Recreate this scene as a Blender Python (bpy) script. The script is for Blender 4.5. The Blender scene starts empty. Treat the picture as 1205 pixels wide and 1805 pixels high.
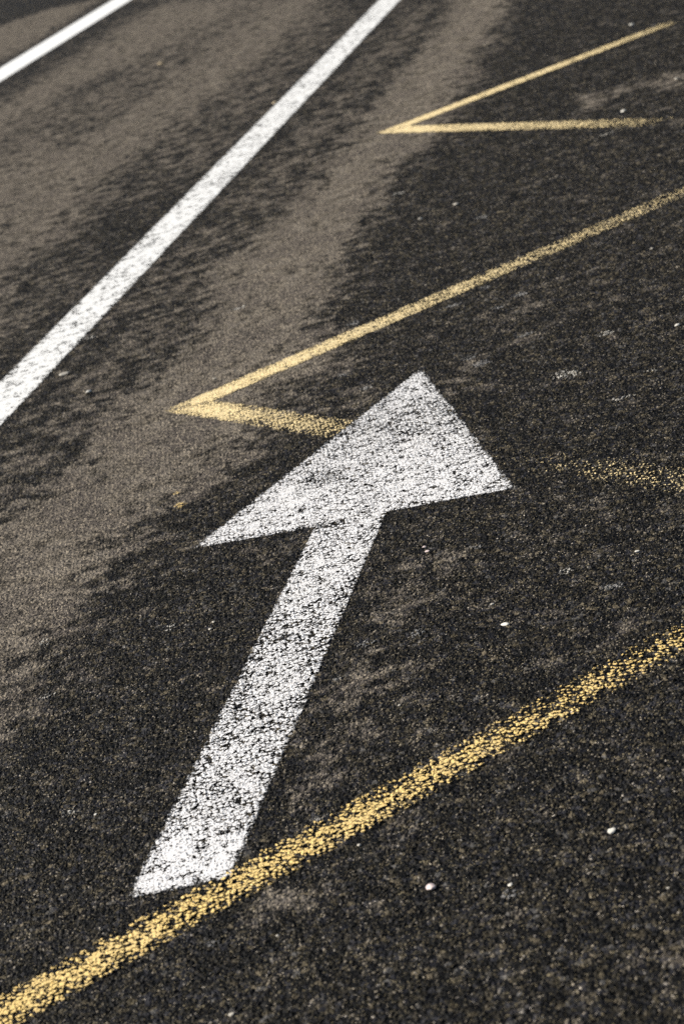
import bpy, bmesh, math, random
import numpy as np
from mathutils import Vector, Matrix

S = bpy.context.scene
COL = S.collection
R = math.radians

# ------------------------------------------------------------------ camera
cam = bpy.data.cameras.new('camera')
cam.sensor_fit = 'AUTO'
cam.sensor_width = 36.0
cam.lens = 83.96
cam.clip_start = 0.05
cam.clip_end = 2000.0
cam.dof.use_dof = True
cam.dof.focus_distance = 4.35
cam.dof.aperture_fstop = 7.2
cam.dof.aperture_blades = 9
co = bpy.data.objects.new('camera', cam)
COL.objects.link(co)
rx = Vector((0.964118, -0.081403, -0.252685)).normalized()
uy = Vector((0.265473, 0.295631, 0.917674)).normalized()
bz = rx.cross(uy).normalized()
m = Matrix((rx, uy, bz)).transposed().to_4x4()
m.translation = (0, 0, 1.5083)
co.matrix_world = m
S.camera = co

# ------------------------------------------------------------------ world, sun, exposure
SUN_EL, SUN_AZ = R(33), R(-78)          # azimuth measured from +Y (ahead), negative = left
w = bpy.data.worlds.new('World'); S.world = w; w.use_nodes = True
nt = w.node_tree
sky = nt.nodes.new('ShaderNodeTexSky'); sky.sky_type = 'NISHITA'; sky.sun_disc = False
sky.sun_elevation = SUN_EL; sky.sun_rotation = SUN_AZ
bg = nt.nodes['Background']; bg.inputs[1].default_value = 0.05
nt.links.new(sky.outputs[0], bg.inputs[0])
sl = bpy.data.lights.new('sun', 'SUN'); sl.energy = 5.0; sl.angle = R(0.5); sl.color = (1.0, 0.95, 0.865)
so = bpy.data.objects.new('sun', sl); COL.objects.link(so)
sd = Vector((math.sin(SUN_AZ)*math.cos(SUN_EL), math.cos(SUN_AZ)*math.cos(SUN_EL), math.sin(SUN_EL)))
so.rotation_euler = sd.to_track_quat('Z', 'Y').to_euler()
so.location = (-6, 6, 8)
S.view_settings.view_transform = 'Standard'
S.view_settings.look = 'None'
S.view_settings.exposure = 0.7
S.view_settings.gamma = 1.0

S.render.engine = 'CYCLES'
S.cycles.feature_set = 'EXPERIMENTAL'
S.cycles.dicing_rate = 0.7
S.cycles.max_subdivisions = 12
S.cycles.offscreen_dicing_scale = 8
S.cycles.use_denoising = False
S.cycles.max_bounces = 4
S.cycles.sample_clamp_direct = 6.0
S.cycles.sample_clamp_indirect = 2.0
S.cycles.transparent_max_bounces = 8

DUST = [
    (1, 0.2, [(1.486, 11.889), (1.315, 11.229), (1.053, 10.234), (0.851, 9.357), (0.679, 8.614), (0.514, 8.369), (0.338, 7.616), (0.190, 6.982), (0.137, 6.646), (0.063, 6.333), (0.110, 5.856), (0.033, 5.822), (-0.060, 5.749), (-0.047, 5.490), (-0.149, 5.414), (-0.197, 5.266), (-0.249, 5.131), (-0.322, 5.067), (-0.407, 5.058), (-0.446, 4.848), (-0.482, 4.689), (-0.546, 4.564), (-0.590, 4.464), (-0.629, 4.273), (-0.677, 4.133), (-0.689, 3.951), (-0.837, 3.755), (-0.952, 5.119), (-0.770, 5.385), (-0.687, 5.378), (-0.585, 5.691), (-0.516, 6.001), (-0.360, 6.384), (-0.291, 6.578), (-0.219, 6.783), (-0.218, 7.438), (-0.098, 7.647), (0.126, 8.154), (0.332, 8.946), (0.546, 9.793), (0.783, 10.634), (1.109, 11.773), (1.265, 12.530), (1.487, 13.242), (1.661, 12.333)]),
    (0.78, 0.2, [(-1.515, 18.483), (-1.124, 18.744), (-0.668, 18.369), (-0.831, 17.709), (-1.152, 16.235), (-1.359, 15.732), (-1.704, 15.293), (-1.893, 17.656)]),
    (0.36, 0.12, [(-0.239, 8.149), (-0.112, 8.290), (0.038, 8.405), (0.065, 7.813), (-0.084, 7.532), (-0.182, 7.391), (-0.250, 7.665)]),
    (0.7, 0.05, [(0.357, 5.579), (0.429, 5.586), (0.423, 5.448), (0.325, 5.337), (0.313, 5.458)]),
    (0.5, 0.06, [(1.212, 8.791), (1.396, 8.735), (1.498, 8.602), (1.314, 8.427), (1.172, 8.335), (1.179, 8.545)]),
    (0.55, 0.06, [(1.480, 8.723), (1.641, 8.716), (1.718, 8.542), (1.541, 8.272), (1.451, 8.380)]),
    (0.5, 0.12, [(-0.077, 3.918), (0.000, 3.974), (0.071, 3.862), (0.014, 3.714), (-0.028, 3.496), (-0.092, 3.404), (-0.168, 3.367), (-0.200, 3.431), (-0.131, 3.616)]),
    (0.42, 0.12, [(0.002, 4.221), (0.149, 4.336), (0.240, 4.258), (0.151, 4.006), (0.058, 3.929), (-0.007, 4.009)]),
    (0.45, 0.03, [(-0.305, 3.063), (-0.254, 3.087), (-0.205, 3.075), (-0.147, 3.059), (-0.196, 2.964), (-0.268, 2.972), (-0.307, 3.020)]),
    (0.62, 0.02, [(0.048, 2.856), (0.079, 2.855), (0.071, 2.826), (0.058, 2.818)]),
    (0.55, 0.02, [(0.229, 2.656), (0.255, 2.659), (0.258, 2.637), (0.232, 2.636)]),
    (0.5, 0.02, [(0.188, 2.547), (0.211, 2.556), (0.213, 2.533), (0.192, 2.531)]),
    (0.5, 0.02, [(0.336, 3.182), (0.357, 3.199), (0.373, 3.177), (0.345, 3.144)]),
    (0.55, 0.03, [(-0.696, 4.077), (-0.663, 4.067), (-0.670, 3.991), (-0.690, 3.979)]),
    (0.35, 0.1, [(0.380, 4.503), (0.487, 4.328), (0.384, 4.134), (0.289, 4.216)]),
    (0.3, 0.05, [(-0.085, 4.556), (-0.202, 4.564), (-0.172, 4.467), (-0.092, 4.453)]),
    (0.4, 0.08, [(0.074, 5.605), (0.157, 5.572), (0.172, 5.446), (0.083, 5.382)]),
    (0.35, 0.15, [(0.466, 5.950), (0.673, 6.107), (0.807, 6.079), (0.664, 5.708), (0.509, 5.643)]),
    (0.43, 0.2, [(-0.813, 6.133), (-0.343, 7.869), (0.544, 11.212), (1.050, 13.155), (1.265, 12.530), (0.474, 9.279), (-0.147, 7.344), (-0.291, 6.578), (-0.570, 5.677), (-0.770, 5.385), (-0.889, 5.146), (-0.935, 5.724)]),
    (0.44, 0.25, [(-0.844, 6.682), (-0.457, 8.085), (0.621, 12.125), (0.933, 13.495), (0.424, 14.968), (-0.417, 10.412), (-0.639, 8.839), (-0.942, 8.398), (-1.253, 7.389), (-1.046, 6.141)]),
    (0.76, 0.3, [(-1.266, 14.104), (-0.447, 17.405), (0.812, 14.397), (0.414, 12.579), (0.121, 11.542), (-0.046, 11.197), (-0.197, 10.660), (-0.311, 10.305), (-0.455, 10.005), (-0.535, 9.427), (-0.596, 8.893), (-0.734, 8.425), (-0.929, 8.186), (-1.290, 7.745), (-1.752, 12.197)]),
    (-0.24, 0.14, [(-0.823, 11.094), (-0.700, 11.680), (-0.508, 12.085), (-0.377, 12.533), (-0.354, 12.210), (-0.495, 11.724), (-0.664, 11.310), (-0.787, 10.810)]),
    (-0.24, 0.14, [(-0.885, 12.957), (-0.769, 13.366), (-0.560, 13.583), (-0.524, 13.167), (-0.726, 12.864), (-0.844, 12.647)]),
    (-0.35, 0.15, [(-1.266, 14.104), (-1.222, 13.328), (-0.868, 14.556), (-0.446, 16.061), (-0.203, 16.788), (-0.426, 17.656)]),
    (-0.24, 0.3, [(-1.408, 11.616), (-0.734, 13.242), (-0.131, 14.377), (0.216, 15.185), (0.424, 14.968), (0.004, 13.156), (-0.414, 12.111), (-0.778, 11.406), (-1.094, 11.085)]),
    (-0.3, 0.15, [(-0.694, 8.475), (-0.572, 8.742), (-0.306, 9.196), (-0.226, 8.694), (-0.482, 8.180), (-0.640, 7.999)]),
    (-0.35, 0.06, [(-0.565, 5.426), (-0.509, 5.446), (-0.495, 5.385), (-0.542, 5.350)]),
    (0.95, 0.2, [(1.109, 11.773), (1.486, 11.889), (2.369, 15.102), (3.173, 17.889), (3.116, 19.507), (2.134, 16.185)]),
    (0.74, 0.3, [(-0.447, 17.405), (0.812, 14.397), (2.075, 18.719), (2.905, 22.588), (2.302, 27.476), (0.999, 23.277)]),
    (0.5, 0.12, [(-0.125, 7.934), (0.013, 7.941), (0.199, 8.042), (0.094, 7.669), (-0.080, 7.622)]),
]
SMALL = [
    ('stone', 0.240, 2.970, 0.0204, 'large white stone chip on open dark asphalt, larger of two bright chips'),
    ('stone', -0.019, 2.952, 0.0193, 'cream white stone chip below the worn nearest yellow line, with a pinkish upper edge'),
    ('stone', 0.219, 3.824, 0.0206, 'bright white stone chip midway between the arrow shaft and the nearest yellow line'),
    ('stone', -0.649, 6.561, 0.0381, 'pale oval stone chip beside the long white line near its closest end'),
    ('stone', -0.572, 6.280, 0.0285, 'small white stone chip just right of the pale oval chip by the white line'),
    ('stone', 0.869, 5.368, 0.0220, 'white sliver of stone at the right edge below the middle chevron tip'),
    ('stone', 0.134, 4.328, 0.0121, 'tiny pinkish white stone chip, upper one of the pair right of the arrow shaft'),
    ('stone', 0.136, 4.298, 0.0147, 'tiny pinkish white stone chip, lower one of the pair right of the arrow shaft'),
    ('stone', -0.104, 3.141, 0.0104, 'small pale stone chip hugging the lower side of the nearest yellow line'),
    ('stone', 0.085, 2.899, 0.0110, 'dull white stone chip at the top of a grey smear on the near asphalt'),
    ('stone', -0.238, 2.936, 0.0081, 'tiny pinkish stone chip on the dusty patch under the nearest yellow line'),
    ('stone', 0.006, 3.605, 0.0098, 'tiny pinkish stone chip above the nearest yellow line on brownish dusty asphalt'),
    ('stone', 0.489, 3.998, 0.0129, 'tiny white stone chip under the faded remains of the yellow stroke'),
    ('stone', 0.212, 3.935, 0.0119, 'small beige stone chip just above the bright chip between arrow and yellow line'),
    ('stone', 0.477, 7.328, 0.0279, 'small pale stone chip on dark asphalt below the far chevron, nearest to the dusty band'),
    ('stone', 0.601, 7.404, 0.0310, 'slim pale stone chip on dark asphalt under the middle of the far chevron'),
    ('stone', 1.303, 8.183, 0.0352, 'small white stone chip just under the faded far chevron stroke'),
    ('stone', 1.715, 10.054, 0.0406, 'tiny white stone chip above the far chevron near its upper fading end'),
    ('stone', 1.568, 8.517, 0.0406, 'pale stone chip at the right edge between the two far chevron strokes'),
    ('stone', -0.227, 6.054, 0.0154, 'tiny pale stone speck on the dusty band just above the middle chevron'),
    ('stone', 0.197, 10.612, 0.0470, 'tan stone chip touching the far left side of the long white line'),
    ('stone', -0.300, 13.212, 0.0699, 'tan stone chip on the far lane between the two white lines'),
    ('stone', 0.974, 6.157, 0.0165, 'tiny pale stone speck above the middle chevron stroke near the right edge'),
    ('stone', -0.295, 4.200, 0.0109, 'tiny pale stone speck, lower one left of the arrow shaft'),
    ('stone', -0.287, 4.234, 0.0110, 'tiny pale stone speck, upper one left of the arrow shaft'),
    ('stone', -0.505, 3.504, 0.0079, 'tiny cream stone speck beside a pale paint flake left of the arrow foot'),
    ('stone', -0.310, 2.757, 0.0118, 'blurred pale stone chip at the bottom edge under the yellow line'),
    ('stone', 0.278, 2.775, 0.0071, 'small yellowish stone chip on near asphalt close to the right edge'),
    ('flake', -0.373, 4.264, 0.0307, 'pale ragged flake on dark asphalt halfway between dusty edge and arrow shaft'),
    ('flake', -0.605, 4.087, 0.0244, 'pale flake near the left edge at the end of the dusty band'),
    ('flake', -0.550, 3.537, 0.0160, 'white flake on dark asphalt left of the arrow foot'),
    ('flake', -0.622, 4.376, 0.0295, 'dusty pale flake on the lower rim of the dusty band'),
    ('flake', 0.357, 3.999, 0.0238, 'pale elongated flake on open asphalt below the faded yellow stroke'),
    ('flake', 0.574, 5.215, 0.0632, 'large scuffed pale streak of flakes right of the arrow tip'),
    ('flake', 0.742, 5.062, 0.0189, 'small pale flake right of the scuffed streak near the right edge'),
    ('flake', 0.729, 4.994, 0.0154, 'smallest pale flake right of the scuffed streak, the lower of two'),
    ('flake', 0.644, 4.925, 0.0549, 'thin pale scratch mark on open asphalt right of the arrow'),
    ('flake', 0.671, 4.451, 0.0239, 'thin white sliver at the right edge above the faded yellow stroke'),
    ('flake', 0.714, 5.463, 0.0316, 'slim pale flake between arrow tip and right edge below the middle chevron'),
    ('flake', -0.130, 6.788, 0.0361, 'pale flake on the dusty band left of the middle chevron'),
    ('flake', -0.584, 6.949, 0.0330, 'grey flake touching the near side of the long white line'),
    ('flake', 0.459, 7.826, 0.0403, 'pale flake at the ragged rim of the dusty band under the far chevron'),
    ('flake', 1.179, 7.869, 0.0422, 'pale flake under the lower stroke of the far chevron'),
    ('flake', -0.339, 5.026, 0.0257, 'tiny streak of yellow paint at the dusty band rim left of the arrow'),
    ('flake', -0.347, 5.125, 0.0159, 'tiny dab of yellow paint just above a yellow streak left of the arrow'),
    ('gum', 0.395, 5.582, 0.0316, 'bright grey trodden gum spot above and right of the arrow tip'),
    ('gum', 0.413, 5.499, 0.0364, 'dull grey trodden gum spot at the rim of a dusty patch beyond the arrow tip'),
    ('gum', 0.544, 5.650, 0.0243, 'small grey trodden gum spot below the middle chevron stroke, far right of the arrow tip'),
    ('gum', 0.597, 6.055, 0.0413, 'large grey trodden gum spot beside the middle chevron stroke'),
    ('gum', 0.526, 5.983, 0.0285, 'round pale trodden gum spot under the middle chevron stroke'),
    ('gum', 0.528, 6.229, 0.0281, 'small pale trodden gum spot touching the lower side of the middle chevron'),
    ('gum', 0.426, 6.135, 0.0256, 'grey trodden gum spot below the middle chevron, leftmost of those in that row'),
    ('gum', 0.163, 6.234, 0.0289, 'grey trodden gum spot on the upper side of the middle chevron stroke'),
    ('gum', 0.092, 5.740, 0.0238, 'grey trodden gum spot inside the middle chevron left of the arrow tip'),
    ('gum', 0.135, 5.563, 0.0284, 'streaky grey trodden gum spot close to the left side of the arrow tip'),
    ('gum', 0.070, 3.894, 0.0238, 'oval bluish grey trodden gum spot on the dusty asphalt right of the arrow shaft'),
    ('gum', -0.021, 3.910, 0.0290, 'broad faint grey gum stain beside the right edge of the arrow shaft'),
    ('gum', 0.418, 3.863, 0.0272, 'faint grey trodden gum spot on open asphalt near the right edge'),
    ('gum', 0.227, 4.248, 0.0183, 'pale trodden gum spot right of the arrow head corner'),
    ('gum', -0.158, 3.263, 0.0169, 'bluish white trodden gum spot close above the nearest yellow line'),
    ('gum', 0.080, 2.871, 0.0184, 'grey trodden gum lump just below the dull white chip on near asphalt'),
    ('gum', -0.330, 2.961, 0.0164, 'grey trodden gum spot under the nearest yellow line by the arrow foot'),
    ('gum', -0.084, 3.791, 0.0164, 'pale trodden gum spot close to the right side of the arrow shaft'),
    ('gum', 0.643, 7.112, 0.0369, 'faint trodden gum spot on dark asphalt between the far and middle chevrons'),
]

# ------------------------------------------------------------------ node helpers
class NB:
    def __init__(s, tree): s.t = tree
    def n(s, kind, **kw):
        x = s.t.nodes.new(kind)
        for k, v in kw.items(): setattr(x, k, v)
        return x
    def put(s, sock, v):
        if hasattr(v, 'is_output') or isinstance(v, bpy.types.NodeSocket): s.t.links.new(v, sock)
        else: sock.default_value = v
    def m(s, op, a, b=None, c=None, clamp=False):
        x = s.n('ShaderNodeMath', operation=op, use_clamp=clamp)
        s.put(x.inputs[0], a)
        if b is not None: s.put(x.inputs[1], b)
        if c is not None: s.put(x.inputs[2], c)
        return x.outputs[0]
    def smooth(s, v, lo, hi, a=0.0, b=1.0):
        x = s.n('ShaderNodeMapRange', interpolation_type='SMOOTHSTEP')
        s.put(x.inputs['Value'], v); s.put(x.inputs['From Min'], lo); s.put(x.inputs['From Max'], hi)
        s.put(x.inputs['To Min'], a); s.put(x.inputs['To Max'], b)
        return x.outputs[0]
    def noise(s, vec, scale, detail=2.0, rough=0.5):
        x = s.n('ShaderNodeTexNoise', noise_dimensions='2D')
        s.put(x.inputs['Vector'], vec); x.inputs['Scale'].default_value = scale
        x.inputs['Detail'].default_value = detail; x.inputs['Roughness'].default_value = rough
        return x.outputs[0]
    def vor(s, vec, scale, rnd=1.0):
        x = s.n('ShaderNodeTexVoronoi', voronoi_dimensions='2D', feature='F1')
        s.put(x.inputs['Vector'], vec); x.inputs['Scale'].default_value = scale
        x.inputs['Randomness'].default_value = rnd
        return x
    def mix(s, f, a, b):
        x = s.n('ShaderNodeMix', data_type='RGBA')
        s.put(x.inputs[0], f); s.put(x.inputs[6], a); s.put(x.inputs[7], b)
        return x.outputs[2]

def rgb(r, g, b): return (r, g, b, 1.0)

# ------------------------------------------------------------------ shared stone relief of the asphalt (real heights, metres)
G = bpy.data.node_groups.new('asphalt_relief', 'ShaderNodeTree')
for nm in ('Height', 'Level', 'Cell', 'CellB', 'DomeA', 'DomeB', 'Fine', 'Medium', 'Clump', 'Large'):
    G.interface.new_socket(name=nm, in_out='OUTPUT', socket_type='NodeSocketFloat')
b = NB(G)
go = b.n('NodeGroupOutput')
tc = b.n('ShaderNodeTexCoord').outputs['Object']
# warp the cells so that stones are not regular
wn = b.n('ShaderNodeTexNoise', noise_dimensions='2D'); b.put(wn.inputs['Vector'], tc)
wn.inputs['Scale'].default_value = 90; wn.inputs['Detail'].default_value = 2
wv = b.n('ShaderNodeVectorMath', operation='MULTIPLY_ADD')
b.put(wv.inputs[0], wn.outputs['Color']); wv.inputs[1].default_value = (0.008, 0.008, 0); b.put(wv.inputs[2], tc)
P = wv.outputs[0]
v1 = b.vor(P, 116.0); v2 = b.vor(P, 275.0)
s1 = b.n('ShaderNodeSeparateColor'); b.put(s1.inputs[0], v1.outputs['Color'])
s2 = b.n('ShaderNodeSeparateColor'); b.put(s2.inputs[0], v2.outputs['Color'])
dome1 = b.smooth(v1.outputs['Distance'], 0.62, 0.12)
dome2 = b.smooth(v2.outputs['Distance'], 0.65, 0.1)
amp1 = b.m('POWER', s1.outputs[0], 0.7)
k1 = b.m('MULTIPLY', dome1, amp1)
k2 = b.m('MULTIPLY', dome2, s2.outputs[1])
fine = b.noise(tc, 520, 3.0, 0.65)
med = b.noise(tc, 34, 4.0, 0.6)
clu = b.noise(tc, 14, 3.0, 0.6)
lar = b.noise(tc, 4.5, 4.0, 0.6)
lev = b.m('ADD', b.m('MULTIPLY', k1, 0.48), b.m('MULTIPLY', k2, 0.36))
lev = b.m('ADD', lev, b.m('MULTIPLY', fine, 0.16))
hgt = b.m('MULTIPLY', lev, 0.0052)
hgt = b.m('ADD', hgt, b.m('MULTIPLY', b.m('SUBTRACT', med, 0.5), 0.0016))
for nm, sk in (('Height', hgt), ('Level', lev), ('Cell', s1.outputs[1]), ('CellB', s2.outputs[0]), ('DomeA', k1), ('DomeB', dome2),
               ('Fine', fine), ('Medium', med), ('Clump', clu), ('Large', lar)):
    b.put(go.inputs[nm], sk)

def new_mat(name):
    mt = bpy.data.materials.new(name); mt.use_nodes = True
    mt.node_tree.nodes.clear()
    return mt, NB(mt.node_tree)

def relief(b):
    g = b.n('ShaderNodeGroup'); g.node_tree = G
    return g.outputs

def attr(b, name):
    return b.n('ShaderNodeAttribute', attribute_name=name).outputs['Fac']

# ------------------------------------------------------------------ asphalt
def asphalt_material():
    mt, b = new_mat('worn_asphalt')
    r = relief(b)
    out = b.n('ShaderNodeOutputMaterial')
    bs = b.n('ShaderNodeBsdfPrincipled')
    # stones coated with black binder, some rubbed bare: tan, olive, grey
    ramp = b.n('ShaderNodeValToRGB'); b.put(ramp.inputs[0], r['Cell'])
    cr = ramp.color_ramp; cr.interpolation = 'CONSTANT'
    stops = [(0.0, (.0022, .0021, .0022)), (.36, (.0048, .0045, .0045)), (.58, (.013, .012, .0105)),
             (.70, (.0105, .0105, .013)), (.80, (.026, .022, .015)), (.87, (.022, .0215, .024)),
             (.94, (.055, .045, .028)), (.965, (.07, .066, .06)), (.985, (.11, .09, .058))]
    while len(cr.elements) < len(stops): cr.elements.new(0.5)
    for e, (p, c) in zip(cr.elements, stops): e.position = p; e.color = rgb(*c)
    ramp2 = b.n('ShaderNodeValToRGB'); b.put(ramp2.inputs[0], r['CellB'])
    cr = ramp2.color_ramp; cr.interpolation = 'CONSTANT'
    stops = [(0.0, (.058, .048, .029)), (.80, (.10, .082, .049)),
             (.88, (.17, .14, .08)), (.95, (.30, .255, .185)), (.985, (.42, .37, .30))]
    while len(cr.elements) < len(stops): cr.elements.new(0.5)
    for e, (p, c) in zip(cr.elements, stops): e.position = p; e.color = rgb(*c)
    bare = b.m('MULTIPLY', b.smooth(r['CellB'], .66, .74), b.smooth(r['DomeB'], .3, .6))
    bare = b.m('MULTIPLY', bare, b.smooth(r['Fine'], .36, .5))
    base = b.mix(bare, ramp.outputs[0], ramp2.outputs[0])
    # dry dust lying in patches whose ragged rims follow the texture of the surface
    d = attr(b, 'dust')
    soft = b.m('MULTIPLY', d, 1.12)
    dd = soft
    for nm, k in (('Large', 1.2), ('Clump', 1.7), ('Medium', 1.25)):
        dd = b.m('ADD', dd, b.m('MULTIPLY', b.m('SUBTRACT', r[nm], .5), k))
    dd = b.m('ADD', dd, b.m('MULTIPLY', b.m('SUBTRACT', r['Level'], .33), .8))
    cover = b.smooth(dd, .24, .88)
    tone = b.mix(b.smooth(r['Clump'], .3, .7), rgb(.146, .124, .097), rgb(.210, .183, .153))
    tone = b.mix(b.smooth(r['Large'], .40, .66), tone, rgb(.116, .100, .088))
    tone = b.mix(b.smooth(r['CellB'], .55, .95), tone, rgb(.33, .28, .215))
    tone = b.mix(b.m('MULTIPLY', b.smooth(r['CellB'], .3, .05), .65), tone, rgb(.048, .045, .043))
    tone = b.mix(b.m('MULTIPLY', b.smooth(r['Cell'], .14, .04), .8), tone, rgb(.03, .028, .026))
    tone = b.mix(b.m('MULTIPLY', b.smooth(r['Fine'], .5, .36), .5), tone, rgb(.05, .044, .037))
    tone = b.mix(b.m('MULTIPLY', b.smooth(b.m('ADD', b.m('MULTIPLY', r['Medium'], .6), b.m('MULTIPLY', r['Clump'], .4)), .47, .34), .55), tone, rgb(.055, .050, .044))
    # patches where the binder is blacker or more rubbed
    pat = b.m('ADD', b.m('MULTIPLY', r['Clump'], .5), b.m('MULTIPLY', r['Medium'], .5))
    gain = b.smooth(pat, .33, .67, .5, 1.6)
    wm = b.n('ShaderNodeVectorMath', operation='MULTIPLY'); b.put(wm.inputs[0], base); wm.inputs[1].default_value = (.90, .90, .925)
    gg = b.n('ShaderNodeVectorMath', operation='SCALE'); b.put(gg.inputs[0], wm.outputs[0]); b.put(gg.inputs['Scale'], gain)
    base = gg.outputs[0]
    colr = b.mix(b.m('MULTIPLY', cover, .9), base, tone)
    b.put(bs.inputs['Base Color'], colr)
    b.put(bs.inputs['Roughness'], b.smooth(cover, 0, 1, .6, .95))
    b.put(bs.inputs['Specular IOR Level'], b.smooth(cover, 0, 1, .10, .03))
    b.put(out.inputs['Surface'], bs.outputs[0])
    dp = b.n('ShaderNodeDisplacement'); dp.inputs['Midlevel'].default_value = 0.0; dp.inputs['Scale'].default_value = 1.0
    b.put(dp.inputs['Height'], r['Height'])
    b.put(out.inputs['Displacement'], dp.outputs[0])
    mt.displacement_method = 'BOTH'
    return mt

# ------------------------------------------------------------------ paint that clings to the stones and has worn out of the pits
def paint_material(name, ca, cb, base_z, lift, dirt=0.25, fill=.001, clump=1.0, grain=1.0):
    mt, b = new_mat(name)
    r = relief(b)
    out = b.n('ShaderNodeOutputMaterial')
    bs = b.n('ShaderNodeBsdfPrincipled')
    colr = b.mix(r['CellB'], ca, cb)
    film = b.m('MULTIPLY', b.smooth(b.m('ADD', b.m('MULTIPLY', r['Clump'], .5), b.m('MULTIPLY', r['Large'], .5)), .42, .68), dirt*.7)
    colr = b.mix(film, colr, rgb(.36, .335, .29))
    grime = b.m('MULTIPLY', b.smooth(b.m('ADD', r['Fine'], b.m('MULTIPLY', b.m('SUBTRACT', r['Medium'], .5), .6)), .46, .72), dirt)
    colr = b.mix(grime, colr, rgb(.16, .14, .11))
    b.put(bs.inputs['Base Color'], colr)
    bs.inputs['Roughness'].default_value = .6
    bs.inputs['Specular IOR Level'].default_value = .35
    # coverage
    edge = attr(b, 'edge'); wear = attr(b, 'wear'); rag = attr(b, 'ragged')
    v = b.m('ADD', b.m('MULTIPLY', r['Level'], grain), .36*(1-grain))
    for nm, k in (('Medium', .62), ('Clump', .25), ('Large', .25)):
        v = b.m('ADD', v, b.m('MULTIPLY', b.m('SUBTRACT', r[nm], .5), k*clump))
    v = b.m('ADD', v, b.m('MULTIPLY', b.m('SUBTRACT', r['DomeA'], .33), .22))
    e2 = b.m('ADD', edge, b.m('ADD', b.m('MULTIPLY', b.m('SUBTRACT', r['Level'], .36), .020), b.m('MULTIPLY', b.m('SUBTRACT', r['Medium'], .5), .018)))
    inside = b.smooth(e2, -.004, .004)
    thr = b.m('SUBTRACT', wear, b.m('MULTIPLY', rag, b.smooth(edge, .0, .035, -1.0, 0.0)))
    cov = b.smooth(b.m('SUBTRACT', v, thr), -.03, .03)
    alpha = b.m('MULTIPLY', cov, inside)
    tr = b.n('ShaderNodeBsdfTransparent')
    mx = b.n('ShaderNodeMixShader')
    b.put(mx.inputs[0], alpha); b.put(mx.inputs[1], tr.outputs[0]); b.put(mx.inputs[2], bs.outputs[0])
    b.put(out.inputs['Surface'], mx.outputs[0])
    dp = b.n('ShaderNodeDisplacement'); dp.inputs['Midlevel'].default_value = 0.0; dp.inputs['Scale'].default_value = 1.0
    b.put(dp.inputs['Height'], b.m('ADD', b.m('SMOOTH_MAX', r['Height'], fill, .0008), lift - base_z))
    b.put(out.inputs['Displacement'], dp.outputs[0])
    mt.displacement_method = 'BOTH'
    return mt

# ------------------------------------------------------------------ object helpers
def tag(o, label=None, cat=None, group=None, kind=None):
    if label: o['label'] = label
    if cat: o['category'] = cat
    if group: o['group'] = group
    if kind: o['kind'] = kind
    return o

def empty(name, loc):
    o = bpy.data.objects.new(name, None); COL.objects.link(o)
    o.location = loc; o.empty_display_size = 0.1
    return o

def adaptive(o):
    md = o.modifiers.new('dice', 'SUBSURF')
    md.subdivision_type = 'SIMPLE'; md.levels = 0; md.render_levels = 1
    o.cycles.use_adaptive_subdivision = True
    o.cycles.dicing_rate = 1.0

def poly_sdf(pts, poly):
    """signed distance (positive inside) of Nx2 points to a polygon"""
    poly = np.asarray(poly, float); n = len(poly)
    d = np.full(len(pts), 1e9); ins = np.zeros(len(pts), bool)
    for i in range(n):
        a, c = poly[i], poly[(i+1) % n]
        e = c - a; wv = pts - a
        t = np.clip((wv @ e) / max(e @ e, 1e-12), 0, 1)
        d = np.minimum(d, np.hypot(*(wv - t[:, None]*e).T))
        cond = (a[1] > pts[:, 1]) != (c[1] > pts[:, 1])
        with np.errstate(divide='ignore', invalid='ignore'):
            xi = (c[0]-a[0])*(pts[:, 1]-a[1])/(c[1]-a[1]) + a[0]
        ins ^= cond & (pts[:, 0] < xi)
    return np.where(ins, d, -d)

# ------------------------------------------------------------------ the ground: one sheet out to the horizon
def axis(lo, hi, step, far):
    a = list(np.arange(lo, hi + step/2, step))
    s, x, up = step, hi, []
    while x < far: s *= 1.22; x += s; up.append(x)
    s, x, dn = step, lo, []
    while x > -far: s *= 1.22; x -= s; dn.append(x)
    return np.array(dn[::-1] + a + up)

def build_ground(mat):
    X = axis(-3.2, 3.2, .04, 500); Y = axis(2.2, 26.0, .045, 500)
    nx, ny = len(X), len(Y)
    gx, gy = np.meshgrid(X, Y)
    v = np.stack([gx.ravel(), gy.ravel(), np.zeros(nx*ny)], 1)
    i = (np.arange(ny-1)[:, None]*nx + np.arange(nx-1)[None, :]).ravel()
    f = np.stack([i, i+1, i+1+nx, i+nx], 1)
    me = bpy.data.meshes.new('asphalt_road')
    me.vertices.add(len(v)); me.vertices.foreach_set('co', v.ravel())
    me.loops.add(f.size); me.loops.foreach_set('vertex_index', f.ravel())
    me.polygons.add(len(f)); me.polygons.foreach_set('loop_start', np.arange(len(f))*4)
    me.update(calc_edges=True); me.validate()
    p2 = v[:, :2]
    dust = np.zeros(len(v))
    for wgt, soft, poly in DUST:
        pa = np.array(poly); lo = pa.min(0)-1; hi = pa.max(0)+1
        sel = ((p2 > lo) & (p2 < hi)).all(1)
        t = np.clip(poly_sdf(p2[sel], poly)/(2*soft)+.5, 0, 1)
        k = wgt*t*t*(3-2*t)
        dust[sel] = np.maximum(dust[sel], k) if wgt > 0 else np.maximum(dust[sel] + k, 0)
    near = (np.abs(p2[:, 0]) < 8) & (p2[:, 1] < 40)
    dust = np.where(near, dust, .45)
    at = me.attributes.new('dust', 'FLOAT', 'POINT'); at.data.foreach_set('value', dust.astype(np.float32))
    o = bpy.data.objects.new('road', me); COL.objects.link(o)
    me.materials.append(mat); tag(o, kind='structure'); adaptive(o)
    return o

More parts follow.
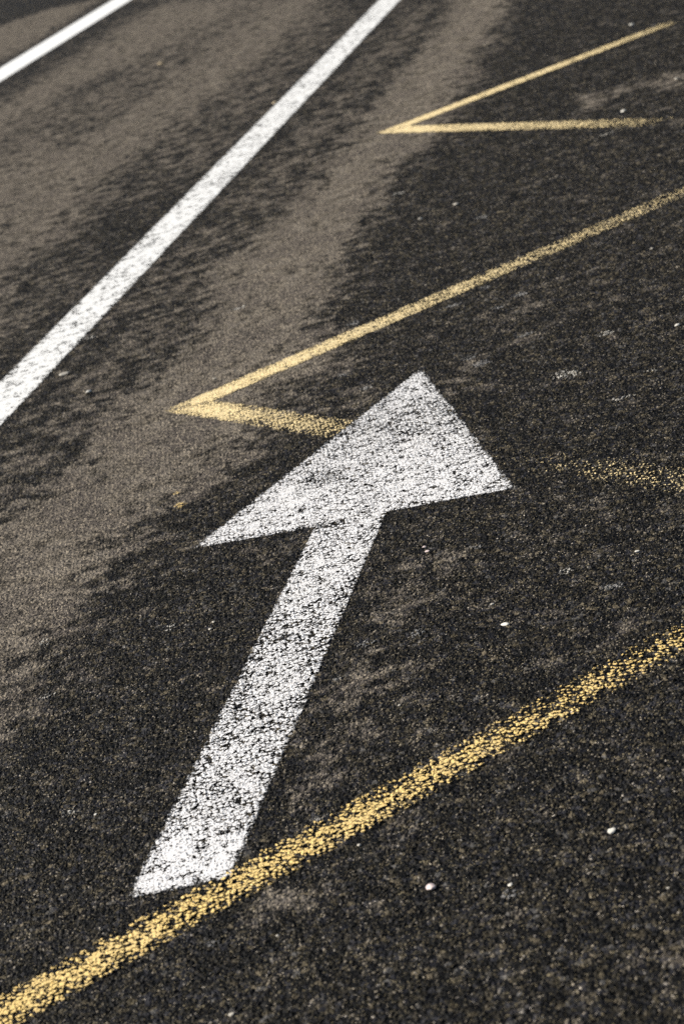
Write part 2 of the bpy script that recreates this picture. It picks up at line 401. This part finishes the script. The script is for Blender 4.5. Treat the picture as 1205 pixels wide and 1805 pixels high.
# ------------------------------------------------------------------ painted shapes: an exact outline cut into small cells
PAD = 0.006
def painted(name, poly, mat, base_z, cell, wear, ragged=0.0, parent=None, axis_dir=(0, 1), fixed=(), rim=None):
    """poly: world outline; wear: function(Nx2)->N thresholds"""
    poly = [Vector((x, y)) for x, y in poly]
    n = len(poly)
    area = sum(poly[i].x*poly[(i+1) % n].y - poly[(i+1) % n].x*poly[i].y for i in range(n))
    fixed = [poly[i] for i in fixed]
    if area < 0: poly.reverse()
    # grow the sheet a few millimetres so that the paint's rim can be uneven
    grown = []
    for i in range(n):
        a, c, e = poly[i-1], poly[i], poly[(i+1) % n]
        d1 = (c-a).normalized(); d2 = (e-c).normalized()
        n1 = Vector((d1.y, -d1.x)); n2 = Vector((d2.y, -d2.x))
        k = (n1+n2); k = k / max(k.length_squared/2, .35)
        grown.append(c if c in fixed else c + k*PAD)
    loc = sum(poly, Vector((0, 0)))/n if parent is None else Vector(parent.location[:2])
    bm = bmesh.new()
    f = bm.faces.new([bm.verts.new((p.x, p.y, base_z)) for p in grown])
    bm.normal_update()
    if f.normal.z < 0: f.normal_flip()
    ax = Vector(axis_dir).normalized(); ay = Vector((-ax.y, ax.x))
    for d in (ax, ay):
        t = [p.dot(d) for p in grown]
        k = math.floor(min(t)/cell)+1
        while k*cell < max(t):
            bmesh.ops.bisect_plane(bm, geom=bm.verts[:]+bm.edges[:]+bm.faces[:], dist=1e-6,
                                   plane_co=(d.x*k*cell, d.y*k*cell, 0), plane_no=(d.x, d.y, 0))
            k += 1
    me = bpy.data.meshes.new(name); bm.to_mesh(me); bm.free()
    co_ = np.empty(len(me.vertices)*3); me.vertices.foreach_get('co', co_); co_ = co_.reshape(-1, 3)
    p2 = co_[:, :2].copy()
    for nm, val in (('edge', poly_sdf(p2, rim or [tuple(p) for p in poly])), ('wear', wear(p2)),
                    ('ragged', np.full(len(p2), ragged))):
        at = me.attributes.new(nm, 'FLOAT', 'POINT'); at.data.foreach_set('value', np.asarray(val, np.float32))
    me.materials.append(mat)
    o = bpy.data.objects.new(name, me); COL.objects.link(o)
    if parent is not None: o.parent = parent; o.matrix_parent_inverse = Matrix.Translation(parent.location).inverted()
    adaptive(o)
    return o

def curve(p, q, stops):
    """piecewise value along the axis p -> q: stops [(metres, value)]"""
    p = np.array(p); d = np.array(q)-p; d = d/np.hypot(*d)
    xs, ys = zip(*stops)
    return lambda pts: np.interp((pts-p) @ d, xs, ys)

# directions on the ground
TH = 0.2604076
A = np.array([math.sin(TH), math.cos(TH)]); B = np.array([A[1], -A[0]])     # along the road, and to its right
D1 = np.array([math.sin(1.0443382), math.cos(1.0443382)])                   # strokes running away to the right
D2 = np.array([math.sin(2.5786573), math.cos(2.5786573)])                   # strokes running back to the right

M_ROAD = asphalt_material()
M_WHITE = paint_material('white_road_paint', rgb(.81, .795, .785), rgb(.72, .705, .70), .006, .0012, .2, .0022, 1.15, .95)
M_LINE = paint_material('white_line_paint', rgb(.80, .80, .78), rgb(.74, .73, .71), .006, .0012, .14, .0030, 1.45, .6)
M_YEL = paint_material('yellow_road_paint', rgb(.87, .69, .37), rgb(.81, .63, .32), .004, .0008, .18, .0022)
M_YEL2 = paint_material('deep_yellow_road_paint', rgb(.89, .64, .24), rgb(.82, .575, .2), .009, .0016, .2, .0026)
M_FLAKE = paint_material('dusty_flake', rgb(.62, .58, .51), rgb(.46, .43, .38), .004, .0009, .4, .001)
M_GUM = paint_material('trodden_gum', rgb(.22, .21, .20), rgb(.14, .137, .135), .004, .0009, .4, .0012)

road = build_ground(M_ROAD)

# ------------------------------------------------------------------ white lines
def strip(off0, off1, a0, a1):
    return [tuple(A*a0+B*off0), tuple(A*a1+B*off0), tuple(A*a1+B*off1), tuple(A*a0+B*off1)]

o = painted('lane_line', strip(-2.533, -2.376, 3.0, 24.0), M_LINE, .006, .045,
            lambda p: np.full(len(p), .135), .07, axis_dir=tuple(A))
tag(o, 'long broken-in white line crossing beside the dusty band, nearer of the two white lines', 'road line', 'white lane lines')
o = painted('lane_line', strip(-5.235, -4.99, 9.0, 40.0), M_LINE, .006, .06,
            lambda p: np.full(len(p), -.3), .02, axis_dir=tuple(A))
tag(o, 'clean solid white line far off in the upper left corner, blurred by distance', 'road line', 'white lane lines')

# ------------------------------------------------------------------ the arrow
T = np.array([.27602, 5.59726]); AL, HL, HW, SW = 2.5288, 1.0164, .676, .15
root = empty('arrow_marking', (*(T-A*1.3), 0))
tag(root, 'worn white straight-ahead arrow painted on dark asphalt between the yellow zigzag strokes', 'road arrow')
hb = T - A*HL
bite = lambda p, c, r: np.exp(-((p-np.array(c))**2).sum(1)/(r*r))
end = T - A*AL
jr, jl = hb+B*SW/2, hb-B*SW/2-A*.012
rim = [tuple(p) for p in (T, hb+B*HW/2, jr, end+A*.015+B*SW/2, end-B*SW/2, jl, hb-B*HW/2)]
def seam(p):
    u = (p-hb) @ B; v = (p-hb) @ A
    return .3*np.exp(-((v+.006-.05*u)/.014)**2)*np.clip((.03-u)/.05, 0, 1)*np.clip((u+.16)/.05, 0, 1)
painted('arrow_head', [tuple(T), tuple(hb+B*HW/2), tuple(jr), tuple(jl), tuple(hb-B*HW/2)], M_WHITE, .006, .018,
        lambda p: .13 + .10*np.exp(-(((p-T)@A+.42)/.2)**2) + .22*bite(p, (-.02, 4.93), .05) + seam(p), .06, root, tuple(A), (2, 3), rim)
shaft_wear = curve(end, T, [(0, .03), (.14, .06), (.25, .17), (1.0, .20), (1.5, .14)])
painted('arrow_shaft', [tuple(jr), tuple(jl), tuple(end-B*SW/2), tuple(end+A*.015+B*SW/2)], M_WHITE, .006, .018,
        lambda p: shaft_wear(p) + seam(p), .05, root, tuple(A), (0, 1), rim)

# ------------------------------------------------------------------ yellow zigzag
def chevron(apex, la, lb, mat, z, wa, wb, ra, rb, label, la_label=None, lb_label=None, turn=0.0):
    """apex: outer tip; strokes of 0.1 m width that meet in a mitre"""
    wd = .095
    D2 = np.array([math.sin(2.5786573+turn), math.cos(2.5786573+turn)])
    apex = np.array(apex) - (D1+D2)*.012
    r_ = empty('zigzag_chevron', (*apex, 0)); tag(r_, label, 'road marking', 'yellow zigzag chevrons')
    ang = math.acos(D1 @ D2)
    mit = wd/math.sin(ang/2); bis = (D1+D2)/np.hypot(*(D1+D2)); inner = apex + bis*mit
    n1 = np.array([D1[1], -D1[0]]); n2 = np.array([-D2[1], D2[0]])
    c = .5*wd/math.tan(ang/2)
    e1 = apex + D1*la; e2 = apex + D2*lb
    s1 = painted('painted_stroke', [tuple(apex), tuple(e1), tuple(e1+n1*wd), tuple(inner)], mat, z, .03,
                 curve(apex, e1, wa), ra, r_, tuple(D1))
    s2 = painted('painted_stroke', [tuple(apex), tuple(e2), tuple(e2+n2*wd), tuple(inner)], mat, z, .03,
                 curve(apex, e2, wb), rb, r_, tuple(D2))
    if la_label: s1['label'] = la_label
    if lb_label: s2['label'] = lb_label
    return r_

chevron((-.351, 5.864), 2.37, 2.30, M_YEL, .004,
        [(0, .05), (.35, .05), (.6, .15), (1.0, .23), (1.3, .31), (1.55, .40), (1.8, .44), (2.4, .44)],
        [(0, .03), (.2, .04), (.4, .2), (.72, .3), (.82, .95), (1.3, .95), (1.46, .68), (1.62, .5), (2.3, .42)], .10, .16,
        'pale yellow chevron in the middle whose stroke runs under the white arrow head', None,
        'stroke worn away beyond the arrow, only flecks left', .018)
chevron((.524, 9.111), 1.53, 1.56, M_YEL, .004,
        [(0, .0), (.6, .08), (1.2, .16), (1.45, .3), (1.53, .6)],
        [(0, .0), (.4, .06), (.9, .2), (1.25, .28), (1.45, .42), (1.56, .65)], .08, .12,
        'pale yellow chevron farthest up the road, small and blurred, both strokes complete', turn=.012)
chevron((-1.226, 2.617), 2.4, 2.2, M_YEL2, .009,
        [(0, .21), (.9, .22), (1.35, .25), (1.7, .34), (2.0, .41), (2.4, .44)],
        [(0, .3), (2.2, .5)], .22, .22,
        'deep yellow flecked stroke crossing in the foreground under the foot of the arrow')

# ------------------------------------------------------------------ loose stone chips, flakes and trodden gum
def simple_mat(name, c1, c2, rough):
    mt, b = new_mat(name)
    out = b.n('ShaderNodeOutputMaterial'); bs = b.n('ShaderNodeBsdfPrincipled')
    tcx = b.n('ShaderNodeTexCoord').outputs['Object']
    nz = b.n('ShaderNodeTexNoise'); b.put(nz.inputs['Vector'], tcx); nz.inputs['Scale'].default_value = 300
    b.put(bs.inputs['Base Color'], b.mix(nz.outputs[0], rgb(*c1), rgb(*c2)))
    bs.inputs['Roughness'].default_value = rough
    b.put(out.inputs['Surface'], bs.outputs[0])
    return mt

M_STONE = simple_mat('pale_quartz', (.70, .67, .60), (.58, .54, .46), .6)
M_DULL = simple_mat('dull_stone', (.48, .44, .37), (.34, .31, .26), .7)
M_TAN = simple_mat('tan_stone', (.52, .42, .27), (.40, .31, .2), .7)
M_PINK = simple_mat('pink_quartz', (.72, .58, .54), (.55, .45, .42), .6)

def stone_mesh(name, size, rng):
    bm = bmesh.new()
    bmesh.ops.create_icosphere(bm, subdivisions=2, radius=.5)
    sx, sy, sz = size, size*rng.uniform(.7, 1.1), size*rng.uniform(.3, .42)
    for i in range(7):                       # knock flats off the lump
        n = Vector((rng.uniform(-1, 1), rng.uniform(-1, 1), rng.uniform(-.6, 1))).normalized(); k = rng.uniform(.28, .4)
        for v in bm.verts:
            t = v.co.dot(n)
            if t > k: v.co -= n*(t-k)*.9
    for v in bm.verts:
        v.co = Vector((v.co.x*sx, v.co.y*sy, v.co.z*sz)) * rng.uniform(.94, 1.06)
    lo = min(v.co.z for v in bm.verts)
    for v in bm.verts: v.co.z -= lo
    me = bpy.data.meshes.new(name); bm.to_mesh(me); bm.free()
    return me

def blot(x, y, size, aspect, lumps, rot):
    """irregular outline on the ground for a flattened patch"""
    n = 20; ph = [rng.uniform(0, 6.28) for _ in range(5)]; pts = []
    for i in range(n):
        t = 2*math.pi*i/n
        r_ = 1 + sum(lumps/(k+1)**.5*math.sin((k+2)*t + ph[k]) for k in range(5))
        u, v = size/2*r_*math.cos(t), size/2*aspect*r_*math.sin(t)
        pts.append((x + u*math.cos(rot) - v*math.sin(rot), y + u*math.sin(rot) + v*math.cos(rot)))
    return pts

rng = random.Random(7)
for kind, x, y, size, label in SMALL:
    if kind == 'stone':
        big = any(k_ in label for k_ in ('larger', 'cream', 'bright white'))
        me = stone_mesh('stone_chip', size*(.85 if big else .75 if y < 8 else .6), rng)
        mt = M_DULL if (not big and 'white' not in label.split(' stone')[0] and 'tan' not in label) else M_PINK if 'pinkish' in label else M_TAN if ('tan ' in label or 'beige' in label or 'yellowish' in label) else M_STONE
        me.materials.append(mt)
        o = bpy.data.objects.new('stone_chip', me); z = .0008
        tag(o, label, 'stone chip', 'loose stone chips on the asphalt')
        COL.objects.link(o); o.location = (x, y, z); o.rotation_euler = (0, 0, rng.uniform(0, 6.28))
    elif kind == 'flake':
        thin = 'scratch' in label or 'sliver' in label
        th = .14 if 'streak' in label else .06
        o = painted('surface_flake', blot(x, y, size, .3 if thin else rng.uniform(.8, 1.3), .16, rng.uniform(-.3, .5)), M_YEL2 if 'yellow paint' in label else M_FLAKE, .009 if 'yellow paint' in label else .004, .01,
                    lambda p, th=th: np.full(len(p), th+.12), .15)
        tag(o, label, 'flake', 'pale flakes on the asphalt')
    else:
        o = painted('gum_spot', blot(x, y, size*1.05, rng.uniform(.9, 1.5), .08, rng.uniform(0, 3)), M_GUM, .004, .01,
                    lambda p: np.full(len(p), .12), .12)
        tag(o, label, 'gum spot', 'trodden gum spots on the asphalt')
